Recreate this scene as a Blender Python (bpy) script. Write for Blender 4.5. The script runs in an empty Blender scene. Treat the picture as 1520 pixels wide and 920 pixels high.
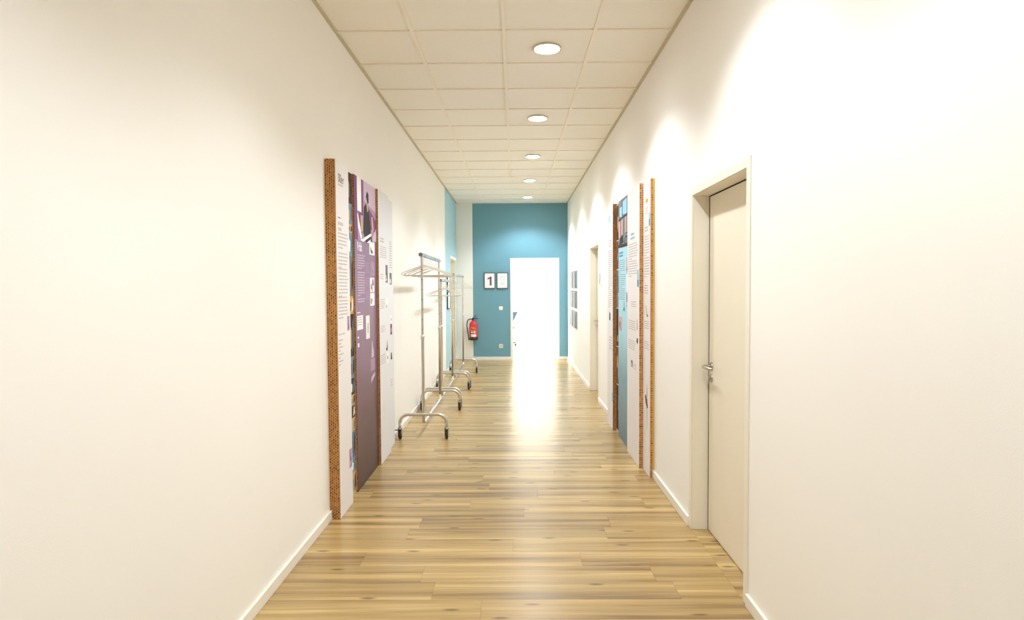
import bpy, bmesh, math, random
from mathutils import Vector, Matrix
random.seed(7)
S = bpy.context.scene
COL = S.collection

# ------------------------------------------------------------------ room measures (metres)
XL, XR = -1.226, 1.096          # corridor side walls
YB, YE = -3.6, 12.965           # wall behind the camera, teal end wall
H = 3.263                       # ceiling height
TILE = 0.625
ROW0, GX = 4.30, -0.070         # one ceiling grid crossing
CAM_Z = 1.519
RX0, RX1, RY0, RY1, RH = -3.2, 2.3, YE + 0.13, 18.0, 3.0   # bright room beyond the end door

def lin(c):
    c = c / 255.0
    return c / 12.92 if c <= 0.04045 else ((c + 0.055) / 1.055) ** 2.4
def rgb(r, g, b):
    return (lin(r), lin(g), lin(b), 1.0)

# ------------------------------------------------------------------ camera, world, light, exposure
cam_data = bpy.data.cameras.new('camera')
cam = bpy.data.objects.new('camera', cam_data); COL.objects.link(cam)
cam_data.sensor_fit = 'HORIZONTAL'; cam_data.sensor_width = 36.0
cam_data.lens = 920.4 / 1520 * 36.0
cam_data.clip_start = 0.05
Rv = Vector((0.99997031, 0.00524422, -0.00564529)); Uv = Vector((0.00544867, 0.03677862, 0.99930858))
Fv = Vector((-0.00544822, 0.99930968, -0.03674896))
cam.matrix_world = Matrix(((Rv.x, Uv.x, -Fv.x, 0), (Rv.y, Uv.y, -Fv.y, 0), (Rv.z, Uv.z, -Fv.z, CAM_Z), (0, 0, 0, 1)))
S.camera = cam

world = bpy.data.worlds.new('sky'); S.world = world; world.use_nodes = True
bg = world.node_tree.nodes['Background']
bg.inputs[0].default_value = (0.86, 0.93, 1.0, 1); bg.inputs[1].default_value = 4.0

S.view_settings.view_transform = 'Standard'; S.view_settings.look = 'None'
S.view_settings.gamma = 1.0; S.view_settings.use_curve_mapping = False
S.view_settings.exposure = 0.1
S.cycles.use_denoising = True
S.cycles.max_bounces = 12; S.cycles.diffuse_bounces = 10
S.cycles.sample_clamp_indirect = 6.0

LAMP_W = 100.0                   # each ceiling downlight
LAMP_COLOR = (0.955, 1.01, 1.06)
DAY_W = 880.0                    # daylight entering the far room by its window
day = bpy.data.lights.new('window_daylight', 'AREA'); day.shape = 'RECTANGLE'; day.size = 3.4; day.size_y = 1.7
day.energy = DAY_W; day.color = (0.88, 0.95, 1.0)
dayo = bpy.data.objects.new('window_daylight', day); COL.objects.link(dayo)
dayo.location = (RX0 + 0.01, (RY0 + RY1) / 2, 1.75); dayo.rotation_euler = (0, math.radians(-90), 0)

# ------------------------------------------------------------------ materials
MATS = {}
def mat(name, col, rough=0.5, metal=0.0, spec=0.5, vary=0.0, vscale=8.0, bump=0.0, bscale=200.0, emit=None, coat=0.0):
    if name in MATS: return MATS[name]
    m = bpy.data.materials.new(name); m.use_nodes = True
    nt = m.node_tree; b = nt.nodes['Principled BSDF']
    b.inputs['Base Color'].default_value = col
    b.inputs['Roughness'].default_value = rough; b.inputs['Metallic'].default_value = metal
    b.inputs['Specular IOR Level'].default_value = spec
    b.inputs['Coat Weight'].default_value = coat
    if emit:
        b.inputs['Emission Color'].default_value = (*emit[0], 1); b.inputs['Emission Strength'].default_value = emit[1]
    if vary or bump:
        tc = nt.nodes.new('ShaderNodeTexCoord')
    if vary:
        n = nt.nodes.new('ShaderNodeTexNoise'); n.inputs['Scale'].default_value = vscale; n.inputs['Detail'].default_value = 4
        nt.links.new(tc.outputs['Object'], n.inputs['Vector'])
        mr = nt.nodes.new('ShaderNodeMapRange'); mr.inputs[3].default_value = 1 - vary; mr.inputs[4].default_value = 1 + vary
        nt.links.new(n.outputs['Fac'], mr.inputs[0])
        mx = nt.nodes.new('ShaderNodeMix'); mx.data_type = 'RGBA'; mx.blend_type = 'MULTIPLY'; mx.inputs[0].default_value = 1
        mx.inputs[6].default_value = col
        nt.links.new(mr.outputs[0], mx.inputs[7]); nt.links.new(mx.outputs[2], b.inputs['Base Color'])
    if bump:
        n2 = nt.nodes.new('ShaderNodeTexNoise'); n2.inputs['Scale'].default_value = bscale; n2.inputs['Detail'].default_value = 3
        nt.links.new(tc.outputs['Object'], n2.inputs['Vector'])
        bp = nt.nodes.new('ShaderNodeBump'); bp.inputs['Strength'].default_value = bump; bp.inputs['Distance'].default_value = 0.002
        nt.links.new(n2.outputs['Fac'], bp.inputs['Height']); nt.links.new(bp.outputs[0], b.inputs['Normal'])
    MATS[name] = m
    return m

WALLW = mat('white_wall_paint', rgb(243, 241, 236), 0.75, spec=0.25, vary=0.012, vscale=1.5, bump=0.12, bscale=260)
TEAL = mat('teal_wall_paint', rgb(112, 157, 172), 0.7, spec=0.25, vary=0.012, vscale=2, bump=0.1, bscale=260)
SKYB = mat('pale_blue_wall_paint', rgb(170, 204, 214), 0.7, spec=0.25, vary=0.012, vscale=2, bump=0.1, bscale=260)
SKIRT = mat('white_skirting_lacquer', rgb(236, 232, 222), 0.4, vary=0.01)
TILEM = mat('mineral_ceiling_tile', rgb(243, 240, 232), 0.9, spec=0.1, vary=0.02, vscale=30, bump=0.25, bscale=420)
GRIDM = mat('white_steel_grid', rgb(242, 236, 224), 0.5, spec=0.3, vary=0.01)
GAPM = mat('shadow_gap_steel', rgb(200, 190, 166), 0.7, vary=0.02)
FRAMEM = mat('cream_steel_door_frame', rgb(236, 231, 216), 0.4, vary=0.01, vscale=3)
LEAFM = mat('cream_door_leaf', rgb(232, 224, 205), 0.45, vary=0.015, vscale=3)
WLEAF = mat('white_door_leaf', rgb(240, 238, 234), 0.45, vary=0.01, vscale=3)
SEAL = mat('dark_rubber_seal', rgb(62, 48, 38), 0.8, vary=0.05)
STEEL = mat('brushed_steel', rgb(190, 184, 172), 0.32, metal=1.0, vary=0.04, vscale=60)
CHROME = mat('satin_chrome_tube', rgb(206, 200, 188), 0.34, metal=0.8, vary=0.05, vscale=20)
BRIGHTC = mat('bright_zinc_tube', rgb(205, 208, 212), 0.2, metal=1.0, vary=0.03, vscale=20)
HOLEM = mat('dark_hole', rgb(50, 46, 42), 0.8, vary=0.05)
RUBBER = mat('dark_rubber_wheel', rgb(52, 40, 36), 0.6, vary=0.08, vscale=40)
FORKM = mat('zinc_fork', rgb(165, 158, 148), 0.4, metal=0.8, vary=0.05)
HANGM = mat('cream_wire_hanger', rgb(212, 205, 188), 0.35, metal=0.35, vary=0.04)
BLUEP = mat('blue_rail_sleeve', rgb(96, 150, 178), 0.3, vary=0.08, vscale=30, spec=0.6)
GREYP = mat('grey_blue_rail_sleeve', rgb(150, 166, 176), 0.35, vary=0.08, vscale=30)
CAPM = mat('taupe_plastic_cap', rgb(140, 122, 104), 0.5, vary=0.04)
REDM = mat('red_lacquer', rgb(206, 40, 36), 0.3, vary=0.02, coat=0.3)
BLACKM = mat('black_plastic', rgb(44, 38, 36), 0.5, vary=0.06)
BASEM = mat('dark_brown_plastic', rgb(62, 42, 36), 0.55, vary=0.06)
WHITEM = mat('white_plastic', rgb(240, 238, 232), 0.4, vary=0.01)
YELLOWP = mat('pale_yellow_print', rgb(226, 178, 110), 0.5, vary=0.05)
PAPER = mat('white_paper', rgb(240, 240, 240), 0.6, vary=0.01)
BFRAME = mat('black_frame', rgb(50, 48, 50), 0.4, vary=0.05)
PURPLE = mat('purple_ink', rgb(128, 84, 122), 0.5, vary=0.04)
INK = mat('dark_grey_ink', rgb(92, 88, 90), 0.6, vary=0.05)
PALEINK = mat('pale_grey_ink', rgb(194, 189, 186), 0.6, vary=0.05)
LILACINK = mat('lilac_ink', rgb(206, 186, 208), 0.5, vary=0.04)
WHITEINK = mat('white_ink', rgb(236, 228, 236), 0.5, vary=0.02)
BLUEINK = mat('blue_ink', rgb(76, 150, 180), 0.5, vary=0.04)
TEALINK = mat('dull_teal_ink', rgb(128, 172, 188), 0.5, vary=0.1, vscale=20)
SHEETW = mat('white_gloss_sheet', rgb(232, 228, 228), 0.5, spec=0.3, vary=0.006)
SHEETC = mat('cool_white_sheet', rgb(226, 226, 230), 0.5, spec=0.3, vary=0.006)
BROWNI = mat('brown_ink', rgb(120, 82, 66), 0.5, vary=0.15, vscale=30)
DARKB = mat('dark_brown_ink', rgb(84, 58, 50), 0.5, vary=0.15, vscale=30)
GREYI = mat('grey_photo_ink', rgb(122, 122, 122), 0.5, vary=0.25, vscale=25)
DARKI = mat('charcoal_photo_ink', rgb(62, 60, 64), 0.45, vary=0.2, vscale=25)
TANI = mat('tan_photo_ink', rgb(196, 172, 132), 0.5, vary=0.15, vscale=25)
PINKI = mat('pink_photo_ink', rgb(206, 168, 162), 0.5, vary=0.2, vscale=25)
SLATEI = mat('slate_blue_photo_ink', rgb(124, 146, 154), 0.5, vary=0.2, vscale=25)
SKYI = mat('sky_blue_photo_ink', rgb(150, 200, 224), 0.45, vary=0.08, vscale=25)
STEELBI = mat('steel_blue_photo_ink', rgb(92, 128, 152), 0.5, vary=0.2, vscale=25)
MAUVEI = mat('mauve_photo_ink', rgb(176, 146, 172), 0.45, vary=0.1, vscale=12)
OCHREI = mat('ochre_ink', rgb(206, 164, 84), 0.5, vary=0.1)
GLOW = mat('lit_lamp_diffuser', (0.9, 0.9, 0.9, 1), 0.6, emit=((0.97, 1.0, 1.03), 75.0), vary=0.01)
TUBEM = mat('lamp_tube_shade', (0.8, 0.8, 0.8, 1), 0.5, emit=((0.98, 1.0, 1.0), 12.0), vary=0.01)
TRIMM = mat('white_lamp_trim', rgb(222, 210, 184), 0.4, vary=0.01)
CHAIRB = mat('teal_chair_fabric', rgb(24, 46, 58), 0.8, vary=0.06, vscale=60)
GLASS = mat('window_glass', (0.9, 0.95, 1, 1), 0.02); GLASS.node_tree.nodes['Principled BSDF'].inputs['Transmission Weight'].default_value = 1.0

for _n, _m in MATS.items():                      # printed inks lie matt on the sheets
    if _n.endswith('_ink'):
        _b = _m.node_tree.nodes['Principled BSDF']; _b.inputs['Specular IOR Level'].default_value = 0.15; _b.inputs['Roughness'].default_value = 0.7

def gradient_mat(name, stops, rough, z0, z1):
    """a vertical colour run, darker towards the bottom of the panel"""
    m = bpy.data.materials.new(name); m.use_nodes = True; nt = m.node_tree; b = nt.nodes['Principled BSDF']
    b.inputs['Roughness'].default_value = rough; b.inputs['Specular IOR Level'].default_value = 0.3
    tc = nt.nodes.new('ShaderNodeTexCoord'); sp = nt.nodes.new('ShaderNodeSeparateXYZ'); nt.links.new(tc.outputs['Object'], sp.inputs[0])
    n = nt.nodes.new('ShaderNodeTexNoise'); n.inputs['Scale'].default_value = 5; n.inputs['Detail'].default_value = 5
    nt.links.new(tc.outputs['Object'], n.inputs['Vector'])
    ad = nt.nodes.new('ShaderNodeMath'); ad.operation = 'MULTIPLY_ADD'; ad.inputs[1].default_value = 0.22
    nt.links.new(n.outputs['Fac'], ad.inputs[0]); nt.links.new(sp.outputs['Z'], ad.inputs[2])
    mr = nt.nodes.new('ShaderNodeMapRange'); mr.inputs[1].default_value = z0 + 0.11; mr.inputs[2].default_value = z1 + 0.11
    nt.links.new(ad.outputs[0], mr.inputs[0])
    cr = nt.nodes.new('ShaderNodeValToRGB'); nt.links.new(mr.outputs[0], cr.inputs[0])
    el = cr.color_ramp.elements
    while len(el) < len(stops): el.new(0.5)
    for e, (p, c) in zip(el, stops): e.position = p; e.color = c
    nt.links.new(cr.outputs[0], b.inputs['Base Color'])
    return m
PURPLEG = gradient_mat('purple_gradient_sheet', [(0.0, rgb(74, 54, 50)), (0.30, rgb(104, 76, 82)), (0.6, rgb(130, 96, 124)), (1.0, rgb(140, 110, 142))], 0.42, 0.0, 1.9)  # sheet colour runs from dark brown at the foot to purple above
BLUEG = gradient_mat('blue_gradient_sheet', [(0.0, rgb(92, 122, 134)), (0.35, rgb(112, 156, 172)), (0.55, rgb(152, 202, 218)), (1.0, rgb(172, 214, 230))], 0.42, 0.0, 1.9)

def cardboard(name, zpitch, xpitch, base, dark, dark2, offset=0.5):
    m = bpy.data.materials.new(name); m.use_nodes = True; nt = m.node_tree; b = nt.nodes['Principled BSDF']
    b.inputs['Roughness'].default_value = 0.9; b.inputs['Specular IOR Level'].default_value = 0.15
    tc = nt.nodes.new('ShaderNodeTexCoord'); sp = nt.nodes.new('ShaderNodeSeparateXYZ'); nt.links.new(tc.outputs['Object'], sp.inputs[0])
    ad = nt.nodes.new('ShaderNodeMath'); ad.operation = 'ADD'
    nt.links.new(sp.outputs['Y'], ad.inputs[0]); nt.links.new(sp.outputs['X'], ad.inputs[1])
    cb = nt.nodes.new('ShaderNodeCombineXYZ'); nt.links.new(sp.outputs['Z'], cb.inputs[0]); nt.links.new(ad.outputs[0], cb.inputs[1])
    br = nt.nodes.new('ShaderNodeTexBrick'); br.offset = offset; nt.links.new(cb.outputs[0], br.inputs['Vector'])
    br.inputs['Scale'].default_value = 1.0; br.inputs['Brick Width'].default_value = zpitch; br.inputs['Row Height'].default_value = xpitch
    br.inputs['Mortar Size'].default_value = min(zpitch, xpitch) * 0.24; br.inputs['Mortar Smooth'].default_value = 0.5
    br.inputs['Color1'].default_value = dark; br.inputs['Color2'].default_value = dark2; br.inputs['Mortar'].default_value = base
    br.inputs['Bias'].default_value = 0.15
    n = nt.nodes.new('ShaderNodeTexNoise'); n.inputs['Scale'].default_value = 35; n.inputs['Detail'].default_value = 6
    nt.links.new(tc.outputs['Object'], n.inputs['Vector'])
    mr = nt.nodes.new('ShaderNodeMapRange'); mr.inputs[3].default_value = 0.7; mr.inputs[4].default_value = 1.3; nt.links.new(n.outputs['Fac'], mr.inputs[0])
    mx = nt.nodes.new('ShaderNodeMix'); mx.data_type = 'RGBA'; mx.blend_type = 'MULTIPLY'; mx.inputs[0].default_value = 1
    nt.links.new(br.outputs['Color'], mx.inputs[6]); nt.links.new(mr.outputs[0], mx.inputs[7]); nt.links.new(mx.outputs[2], b.inputs['Base Color'])
    bp = nt.nodes.new('ShaderNodeBump'); bp.inputs['Strength'].default_value = 0.6; bp.inputs['Distance'].default_value = 0.003
    nt.links.new(br.outputs['Fac'], bp.inputs['Height']); nt.links.new(bp.outputs[0], b.inputs['Normal'])
    return m
CARD = cardboard('corrugated_card_edge', 0.0185, 0.0125, rgb(206, 154, 98), rgb(56, 34, 22), rgb(166, 116, 68))
CARD2 = cardboard('corrugated_card_slots', 0.019, 0.024, rgb(206, 154, 98), rgb(84, 54, 32), rgb(190, 138, 84), 0.0)
CARDFACE = mat('brown_kraft_liner', rgb(196, 146, 84), 0.85, spec=0.15, vary=0.06, vscale=40)
YELLOWL = mat('yellow_kraft_liner', rgb(206, 172, 98), 0.8, spec=0.15, vary=0.06, vscale=40)

def wood():
    m = bpy.data.materials.new('oak_plank_laminate'); m.use_nodes = True; nt = m.node_tree; b = nt.nodes['Principled BSDF']
    L = nt.links.new
    tc = nt.nodes.new('ShaderNodeTexCoord'); oi = nt.nodes.new('ShaderNodeObjectInfo')
    off = nt.nodes.new('ShaderNodeVectorMath'); off.operation = 'MULTIPLY_ADD'
    cb = nt.nodes.new('ShaderNodeCombineXYZ'); 
    for i in range(3): L(oi.outputs['Random'], cb.inputs[i])
    L(cb.outputs[0], off.inputs[0]); off.inputs[1].default_value = (37.0, 91.0, 53.0); L(tc.outputs['Object'], off.inputs[2])
    def noise(sc, detail, scale=1.0, rough=0.5, dist=0.0):
        mp = nt.nodes.new('ShaderNodeMapping'); mp.inputs['Scale'].default_value = sc; L(off.outputs[0], mp.inputs[0])
        n = nt.nodes.new('ShaderNodeTexNoise'); n.inputs['Scale'].default_value = scale; n.inputs['Detail'].default_value = detail
        n.inputs['Roughness'].default_value = rough; n.inputs['Distortion'].default_value = dist
        L(mp.outputs[0], n.inputs['Vector']); return n
    n1 = noise((0.45, 15, 1), 4, rough=0.5, dist=0.3)      # broad light and dark bands along the plank
    n2 = noise((2.5, 90, 1), 5, rough=0.6)                   # fine grain
    n3 = noise((1.2, 5, 1), 2)
    r1 = nt.nodes.new('ShaderNodeValToRGB'); L(n1.outputs['Fac'], r1.inputs[0])
    el = r1.color_ramp.elements; el.new(0.5); el.new(0.6)
    for e, (p, c) in zip(el, [(0.34, rgb(132, 104, 66)), (0.47, rgb(166, 138, 88)), (0.56, rgb(176, 148, 96)), (0.66, rgb(196, 168, 112))]): e.position = p; e.color = c
    mr = nt.nodes.new('ShaderNodeMapRange'); mr.inputs[1].default_value = 0.3; mr.inputs[2].default_value = 0.7; mr.inputs[3].default_value = 0.86; mr.inputs[4].default_value = 1.12; L(n2.outputs['Fac'], mr.inputs[0])
    mx = nt.nodes.new('ShaderNodeMix'); mx.data_type = 'RGBA'; mx.blend_type = 'MULTIPLY'; mx.inputs[0].default_value = 1
    L(r1.outputs[0], mx.inputs[6]); L(mr.outputs[0], mx.inputs[7])
    gm = nt.nodes.new('ShaderNodeMapRange'); gm.inputs[1].default_value = 0.5; gm.inputs[2].default_value = 0.72; gm.inputs[4].default_value = 0.35; L(n3.outputs['Fac'], gm.inputs[0])
    mg = nt.nodes.new('ShaderNodeMix'); mg.data_type = 'RGBA'; L(gm.outputs[0], mg.inputs[0]); L(mx.outputs[2], mg.inputs[6]); mg.inputs[7].default_value = rgb(150, 130, 92)
    mp = nt.nodes.new('ShaderNodeMapping'); mp.inputs['Scale'].default_value = (2.2, 8, 1); L(off.outputs[0], mp.inputs[0])
    vo = nt.nodes.new('ShaderNodeTexVoronoi'); vo.voronoi_dimensions = '2D'; vo.inputs['Scale'].default_value = 1.0; L(mp.outputs[0], vo.inputs['Vector'])
    kn = nt.nodes.new('ShaderNodeMapRange'); kn.inputs[1].default_value = 0.04; kn.inputs[2].default_value = 0.115; kn.inputs[3].default_value = 0.75; kn.inputs[4].default_value = 0.0; L(vo.outputs['Distance'], kn.inputs[0])
    wn = nt.nodes.new('ShaderNodeMath'); wn.operation = 'GREATER_THAN'; wn.inputs[1].default_value = 0.55
    sx = nt.nodes.new('ShaderNodeSeparateColor'); L(vo.outputs['Color'], sx.inputs[0]); L(sx.outputs[0], wn.inputs[0])
    km = nt.nodes.new('ShaderNodeMath'); km.operation = 'MULTIPLY'; L(kn.outputs[0], km.inputs[0]); L(wn.outputs[0], km.inputs[1])
    mk = nt.nodes.new('ShaderNodeMix'); mk.data_type = 'RGBA'; L(km.outputs[0], mk.inputs[0]); L(mg.outputs[2], mk.inputs[6]); mk.inputs[7].default_value = rgb(104, 78, 48)
    rv = nt.nodes.new('ShaderNodeMapRange'); rv.inputs[3].default_value = 0.96; rv.inputs[4].default_value = 1.03; L(oi.outputs['Random'], rv.inputs[0])
    mv = nt.nodes.new('ShaderNodeMix'); mv.data_type = 'RGBA'; mv.blend_type = 'MULTIPLY'; mv.inputs[0].default_value = 1
    L(mk.outputs[2], mv.inputs[6]); L(rv.outputs[0], mv.inputs[7]); L(mv.outputs[2], b.inputs['Base Color'])
    b.inputs['Roughness'].default_value = 0.27; b.inputs['Specular IOR Level'].default_value = 0.5
    bp = nt.nodes.new('ShaderNodeBump'); bp.inputs['Strength'].default_value = 0.08; bp.inputs['Distance'].default_value = 0.001
    L(n2.outputs['Fac'], bp.inputs['Height']); L(bp.outputs[0], b.inputs['Normal'])
    return m
WOOD = wood()
SUBM = mat('dark_underlay', rgb(70, 56, 40), 0.9, vary=0.05)
SLABM = mat('raw_concrete_slab', rgb(150, 146, 138), 0.9, vary=0.05)

# ------------------------------------------------------------------ mesh helpers
class MB:
    """collects shapes in world space, builds ONE mesh object"""
    def __init__(s): s.v = []; s.f = []; s.mi = []; s.sm = []
    def add(s, vs, fs, mi=0, smooth=False):
        o = len(s.v); s.v += [tuple(v) for v in vs]; s.f += [tuple(i + o for i in f) for f in fs]
        s.mi += [mi] * len(fs); s.sm += [smooth] * len(fs); return s
    def box(s, x0, x1, y0, y1, z0, z1, mi=0, bev=0.0):
        if bev <= 0:
            vs = [(x, y, z) for z in (z0, z1) for y in (y0, y1) for x in (x0, x1)]
            return s.add(vs, [(0, 2, 3, 1), (4, 5, 7, 6), (0, 1, 5, 4), (2, 6, 7, 3), (0, 4, 6, 2), (1, 3, 7, 5)], mi)
        bm = bmesh.new(); bmesh.ops.create_cube(bm, size=1.0)
        for v in bm.verts:
            v.co = Vector(((x0 + x1) / 2 + v.co.x * (x1 - x0), (y0 + y1) / 2 + v.co.y * (y1 - y0), (z0 + z1) / 2 + v.co.z * (z1 - z0)))
        bmesh.ops.bevel(bm, geom=list(bm.edges), offset=bev, segments=2, affect='EDGES', profile=0.5)
        bm.verts.index_update()
        s.add([v.co for v in bm.verts], [[v.index for v in f.verts] for f in bm.faces], mi); bm.free(); return s
    def tube(s, pts, r, n=10, mi=0, cap=True, radii=None):
        P = [Vector(p) for p in pts]; m = len(P); rings = []; u = None
        for i in range(m):
            t = ((P[i] - P[i - 1]).normalized() if i else Vector()) + ((P[i + 1] - P[i]).normalized() if i < m - 1 else Vector())
            t.normalize()
            if u is None:
                a = Vector((0, 0, 1)) if abs(t.z) < 0.9 else Vector((1, 0, 0)); u = t.cross(a).normalized()
            else:
                u = (u - t * u.dot(t)).normalized()
            w = t.cross(u); rr = radii[i] if radii else r
            rings.append([P[i] + (u * math.cos(2 * math.pi * k / n) + w * math.sin(2 * math.pi * k / n)) * rr for k in range(n)])
        vs = [v for R in rings for v in R]; fs = []
        for i in range(m - 1):
            for k in range(n):
                k2 = (k + 1) % n; fs.append((i * n + k, i * n + k2, (i + 1) * n + k2, (i + 1) * n + k))
        s.add(vs, fs, mi, True)
        if cap:
            s.add(rings[0], [tuple(reversed(range(n)))], mi); s.add(rings[-1], [tuple(range(n))], mi)
        return s
    def lathe(s, prof, c=(0, 0, 0), n=32, mi=0, axis='z', smooth=True):
        vs = []
        for (r, h) in prof:
            for k in range(n):
                a = 2 * math.pi * k / n; p, q = r * math.cos(a), r * math.sin(a)
                d = (p, q, h) if axis == 'z' else ((h, p, q) if axis == 'x' else (p, h, q))
                vs.append((c[0] + d[0], c[1] + d[1], c[2] + d[2]))
        fs = []
        for i in range(len(prof) - 1):
            for k in range(n):
                k2 = (k + 1) % n; fs.append((i * n + k, i * n + k2, (i + 1) * n + k2, (i + 1) * n + k))
        return s.add(vs, fs, mi, smooth)
    def build(s, name, mats, parent=None, origin=None):
        if origin is None:
            origin = parent.matrix_world.translation if parent is not None else Vector((0, 0, 0))
        origin = Vector(origin)
        me = bpy.data.meshes.new(name); me.from_pydata([tuple(Vector(v) - origin) for v in s.v], [], s.f)
        if not isinstance(mats, (list, tuple)): mats = [mats]
        for m in mats: me.materials.append(m)
        me.polygons.foreach_set('material_index', s.mi); me.polygons.foreach_set('use_smooth', s.sm)
        me.update()
        o = bpy.data.objects.new(name, me); COL.objects.link(o)
        if parent is not None:
            o.parent = parent; o.location = origin - parent.matrix_world.translation
            o.matrix_world = Matrix.Translation(origin)
        else:
            o.location = origin; o.matrix_world = Matrix.Translation(origin)
        return o
def arc(c, r, a0, a1, n, plane='xz'):
    out = []
    for i in range(n + 1):
        a = math.radians(a0 + (a1 - a0) * i / n); p, q = r * math.cos(a), r * math.sin(a)
        d = {'xz': (p, 0, q), 'yz': (0, p, q), 'xy': (p, q, 0)}[plane]
        out.append((c[0] + d[0], c[1] + d[1], c[2] + d[2]))
    return out
def tag(o, label, cat, group=None, kind=None):
    o['label'] = label; o['category'] = cat
    if group: o['group'] = group
    if kind: o['kind'] = kind
    return o
def empty(name, loc):
    o = bpy.data.objects.new(name, None); COL.objects.link(o); o.location = loc
    o.matrix_world = Matrix.Translation(Vector(loc)); o.empty_display_size = 0.1
    return o
def child_copy(o, parent, loc):
    c = o.copy(); COL.objects.link(c); c.parent = parent; c.location = loc; return c

# ------------------------------------------------------------------ floor: planks laid across the corridor
floor = MB().box(XL - 0.1, XR + 0.25, YB - 0.1, YE + 0.06, -0.12, -0.012).build('floor', SUBM)
tag(floor, 'oak look plank floor laid across the long corridor', 'floor', kind='structure')
PW, PL, GAP = 0.1812, 1.22, 0.0006
def plank_mesh(mb, x0, x1, y0, y1):
    c = 0.0006; z = 0.0; zb = -0.011
    x0 += GAP / 2; x1 -= GAP / 2; y0 += GAP / 2; y1 -= GAP / 2
    vs = [(x0, y0, zb), (x1, y0, zb), (x1, y1, zb), (x0, y1, zb),
          (x0, y0, z - c), (x1, y0, z - c), (x1, y1, z - c), (x0, y1, z - c),
          (x0 + c, y0 + c, z), (x1 - c, y0 + c, z), (x1 - c, y1 - c, z), (x0 + c, y1 - c, z)]
    fs = [(0, 1, 5, 4), (1, 2, 6, 5), (2, 3, 7, 6), (3, 0, 4, 7), (4, 5, 9, 8), (5, 6, 10, 9), (6, 7, 11, 10), (7, 4, 8, 11), (8, 9, 10, 11)]
    return mb.add(vs, fs)
# end-joint positions read off the photograph for the nearest rows (row start y -> one joint x)
KNOWN = {0: -0.17, 1: 0.80, 2: -0.50, 3: 0.36, 4: -0.02, 5: 0.55, 6: -0.62, 7: 0.05}
FX0, FX1 = XL + 0.002, XR - 0.002
def row_cuts(k):
    j = KNOWN.get(k, random.uniform(-1, 1)); xs = []
    while j > FX0: j -= PL
    j += PL
    while j < FX1:
        if j - FX0 > 0.12 and FX1 - j > 0.12: xs.append(j)
        j += PL
    return [FX0] + xs + [FX1]
Y_FIRST = 2.9645 - PW
k = -9; mesh_cache = {}
while True:
    y0 = Y_FIRST + k * PW; y1 = min(y0 + PW, YE - 0.001)
    if y0 >= YE - 0.02: break
    xs = row_cuts(k)
    for a, b in zip(xs[:-1], xs[1:]):
        key = (round(b - a, 4), round(y1 - y0, 4)); cx, cy = (a + b) / 2, (y0 + y1) / 2
        if key in mesh_cache:
            o = bpy.data.objects.new('plank', mesh_cache[key]); COL.objects.link(o); o.parent = floor; o.location = (cx, cy, 0)
        else:
            o = plank_mesh(MB(), a, b, y0, y1).build('plank', WOOD, floor, (cx, cy, 0)); mesh_cache[key] = o.data
    k += 1
mb = MB(); y1 = Y_FIRST - 9 * PW
while y1 > YB:
    xs = row_cuts(-100)
    for a, b in zip(xs[:-1], xs[1:]): plank_mesh(mb, a, b, max(y1 - PW, YB), y1)
    y1 -= PW
o = mb.build('planks_behind', WOOD, floor); o['kind'] = 'stuff'

# ------------------------------------------------------------------ ceiling: grid with single tiles
ceiling = MB().box(XL - 0.1, XR + 0.25, YB - 0.1, YE + 0.12, H + 0.2, H + 0.3).build('ceiling', SLABM)
tag(ceiling, 'suspended white ceiling of square tiles in a steel grid', 'ceiling', kind='structure')
colx = [XL, GX - TILE, GX, GX + TILE, XR]
rows = [ROW0 + i * TILE for i in range(-13, 14)]
rows = [YB] + [r for r in rows if YB + 0.05 < r < YE - 0.05] + [YE]
LAMP_ROWS = [i for i in range(len(rows) - 1) if abs(((rows[i] + 0.3125 - (ROW0 + TILE / 2)) / 1.875) - round((rows[i] + 0.3125 - (ROW0 + TILE / 2)) / 1.875)) < 0.02 and rows[i + 1] - rows[i] > 0.6]
LAMPS = []; HOLE_R = 0.094; ZT = H + 0.010
tile_cache = {}
for ri in range(len(rows) - 1):
    for ci in range(4):
        x0, x1, y0, y1 = colx[ci], colx[ci + 1], rows[ri], rows[ri + 1]
        cx, cy = (x0 + x1) / 2, (y0 + y1) / 2; lamp = ci == 2 and ri in LAMP_ROWS and cy > 0
        key = (ci, round(y1 - y0, 3), lamp)
        if lamp: LAMPS.append((cx, cy))
        if key in tile_cache:
            o = bpy.data.objects.new('ceiling_tile', tile_cache[key]); COL.objects.link(o); o.parent = ceiling; o.location = (cx, cy, ZT); continue
        mb = MB()
        if not lamp:
            mb.box(x0, x1, y0, y1, ZT, ZT + 0.018)
        else:
            n = 32; ins = []; outs = []
            for q in range(n):
                a = 2 * math.pi * q / n; c, s = math.cos(a), math.sin(a); m = max(abs(c), abs(s))
                ins.append((cx + HOLE_R * c, cy + HOLE_R * s)); outs.append((cx + c / m * (x1 - x0) / 2, cy + s / m * (y1 - y0) / 2))
            vs = [(*p, ZT) for p in ins] + [(*p, ZT) for p in outs] + [(*p, ZT + 0.018) for p in ins] + [(*p, ZT + 0.018) for p in outs]
            fs = []
            for q in range(n):
                q2 = (q + 1) % n
                fs += [(q, q2, n + q2, n + q), (2 * n + q, 3 * n + q, 3 * n + q2, 2 * n + q2), (q, 2 * n + q, 2 * n + q2, q2)]
            mb.add(vs, fs)
        o = mb.build('ceiling_tile', TILEM, ceiling, (cx, cy, ZT)); tile_cache[key] = o.data
gb = 0.012
for x in colx[1:4]:
    MB().box(x - gb, x + gb, YB, YE, H, H + 0.0095).build('grid_rail', GRIDM, ceiling)
first = None
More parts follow.
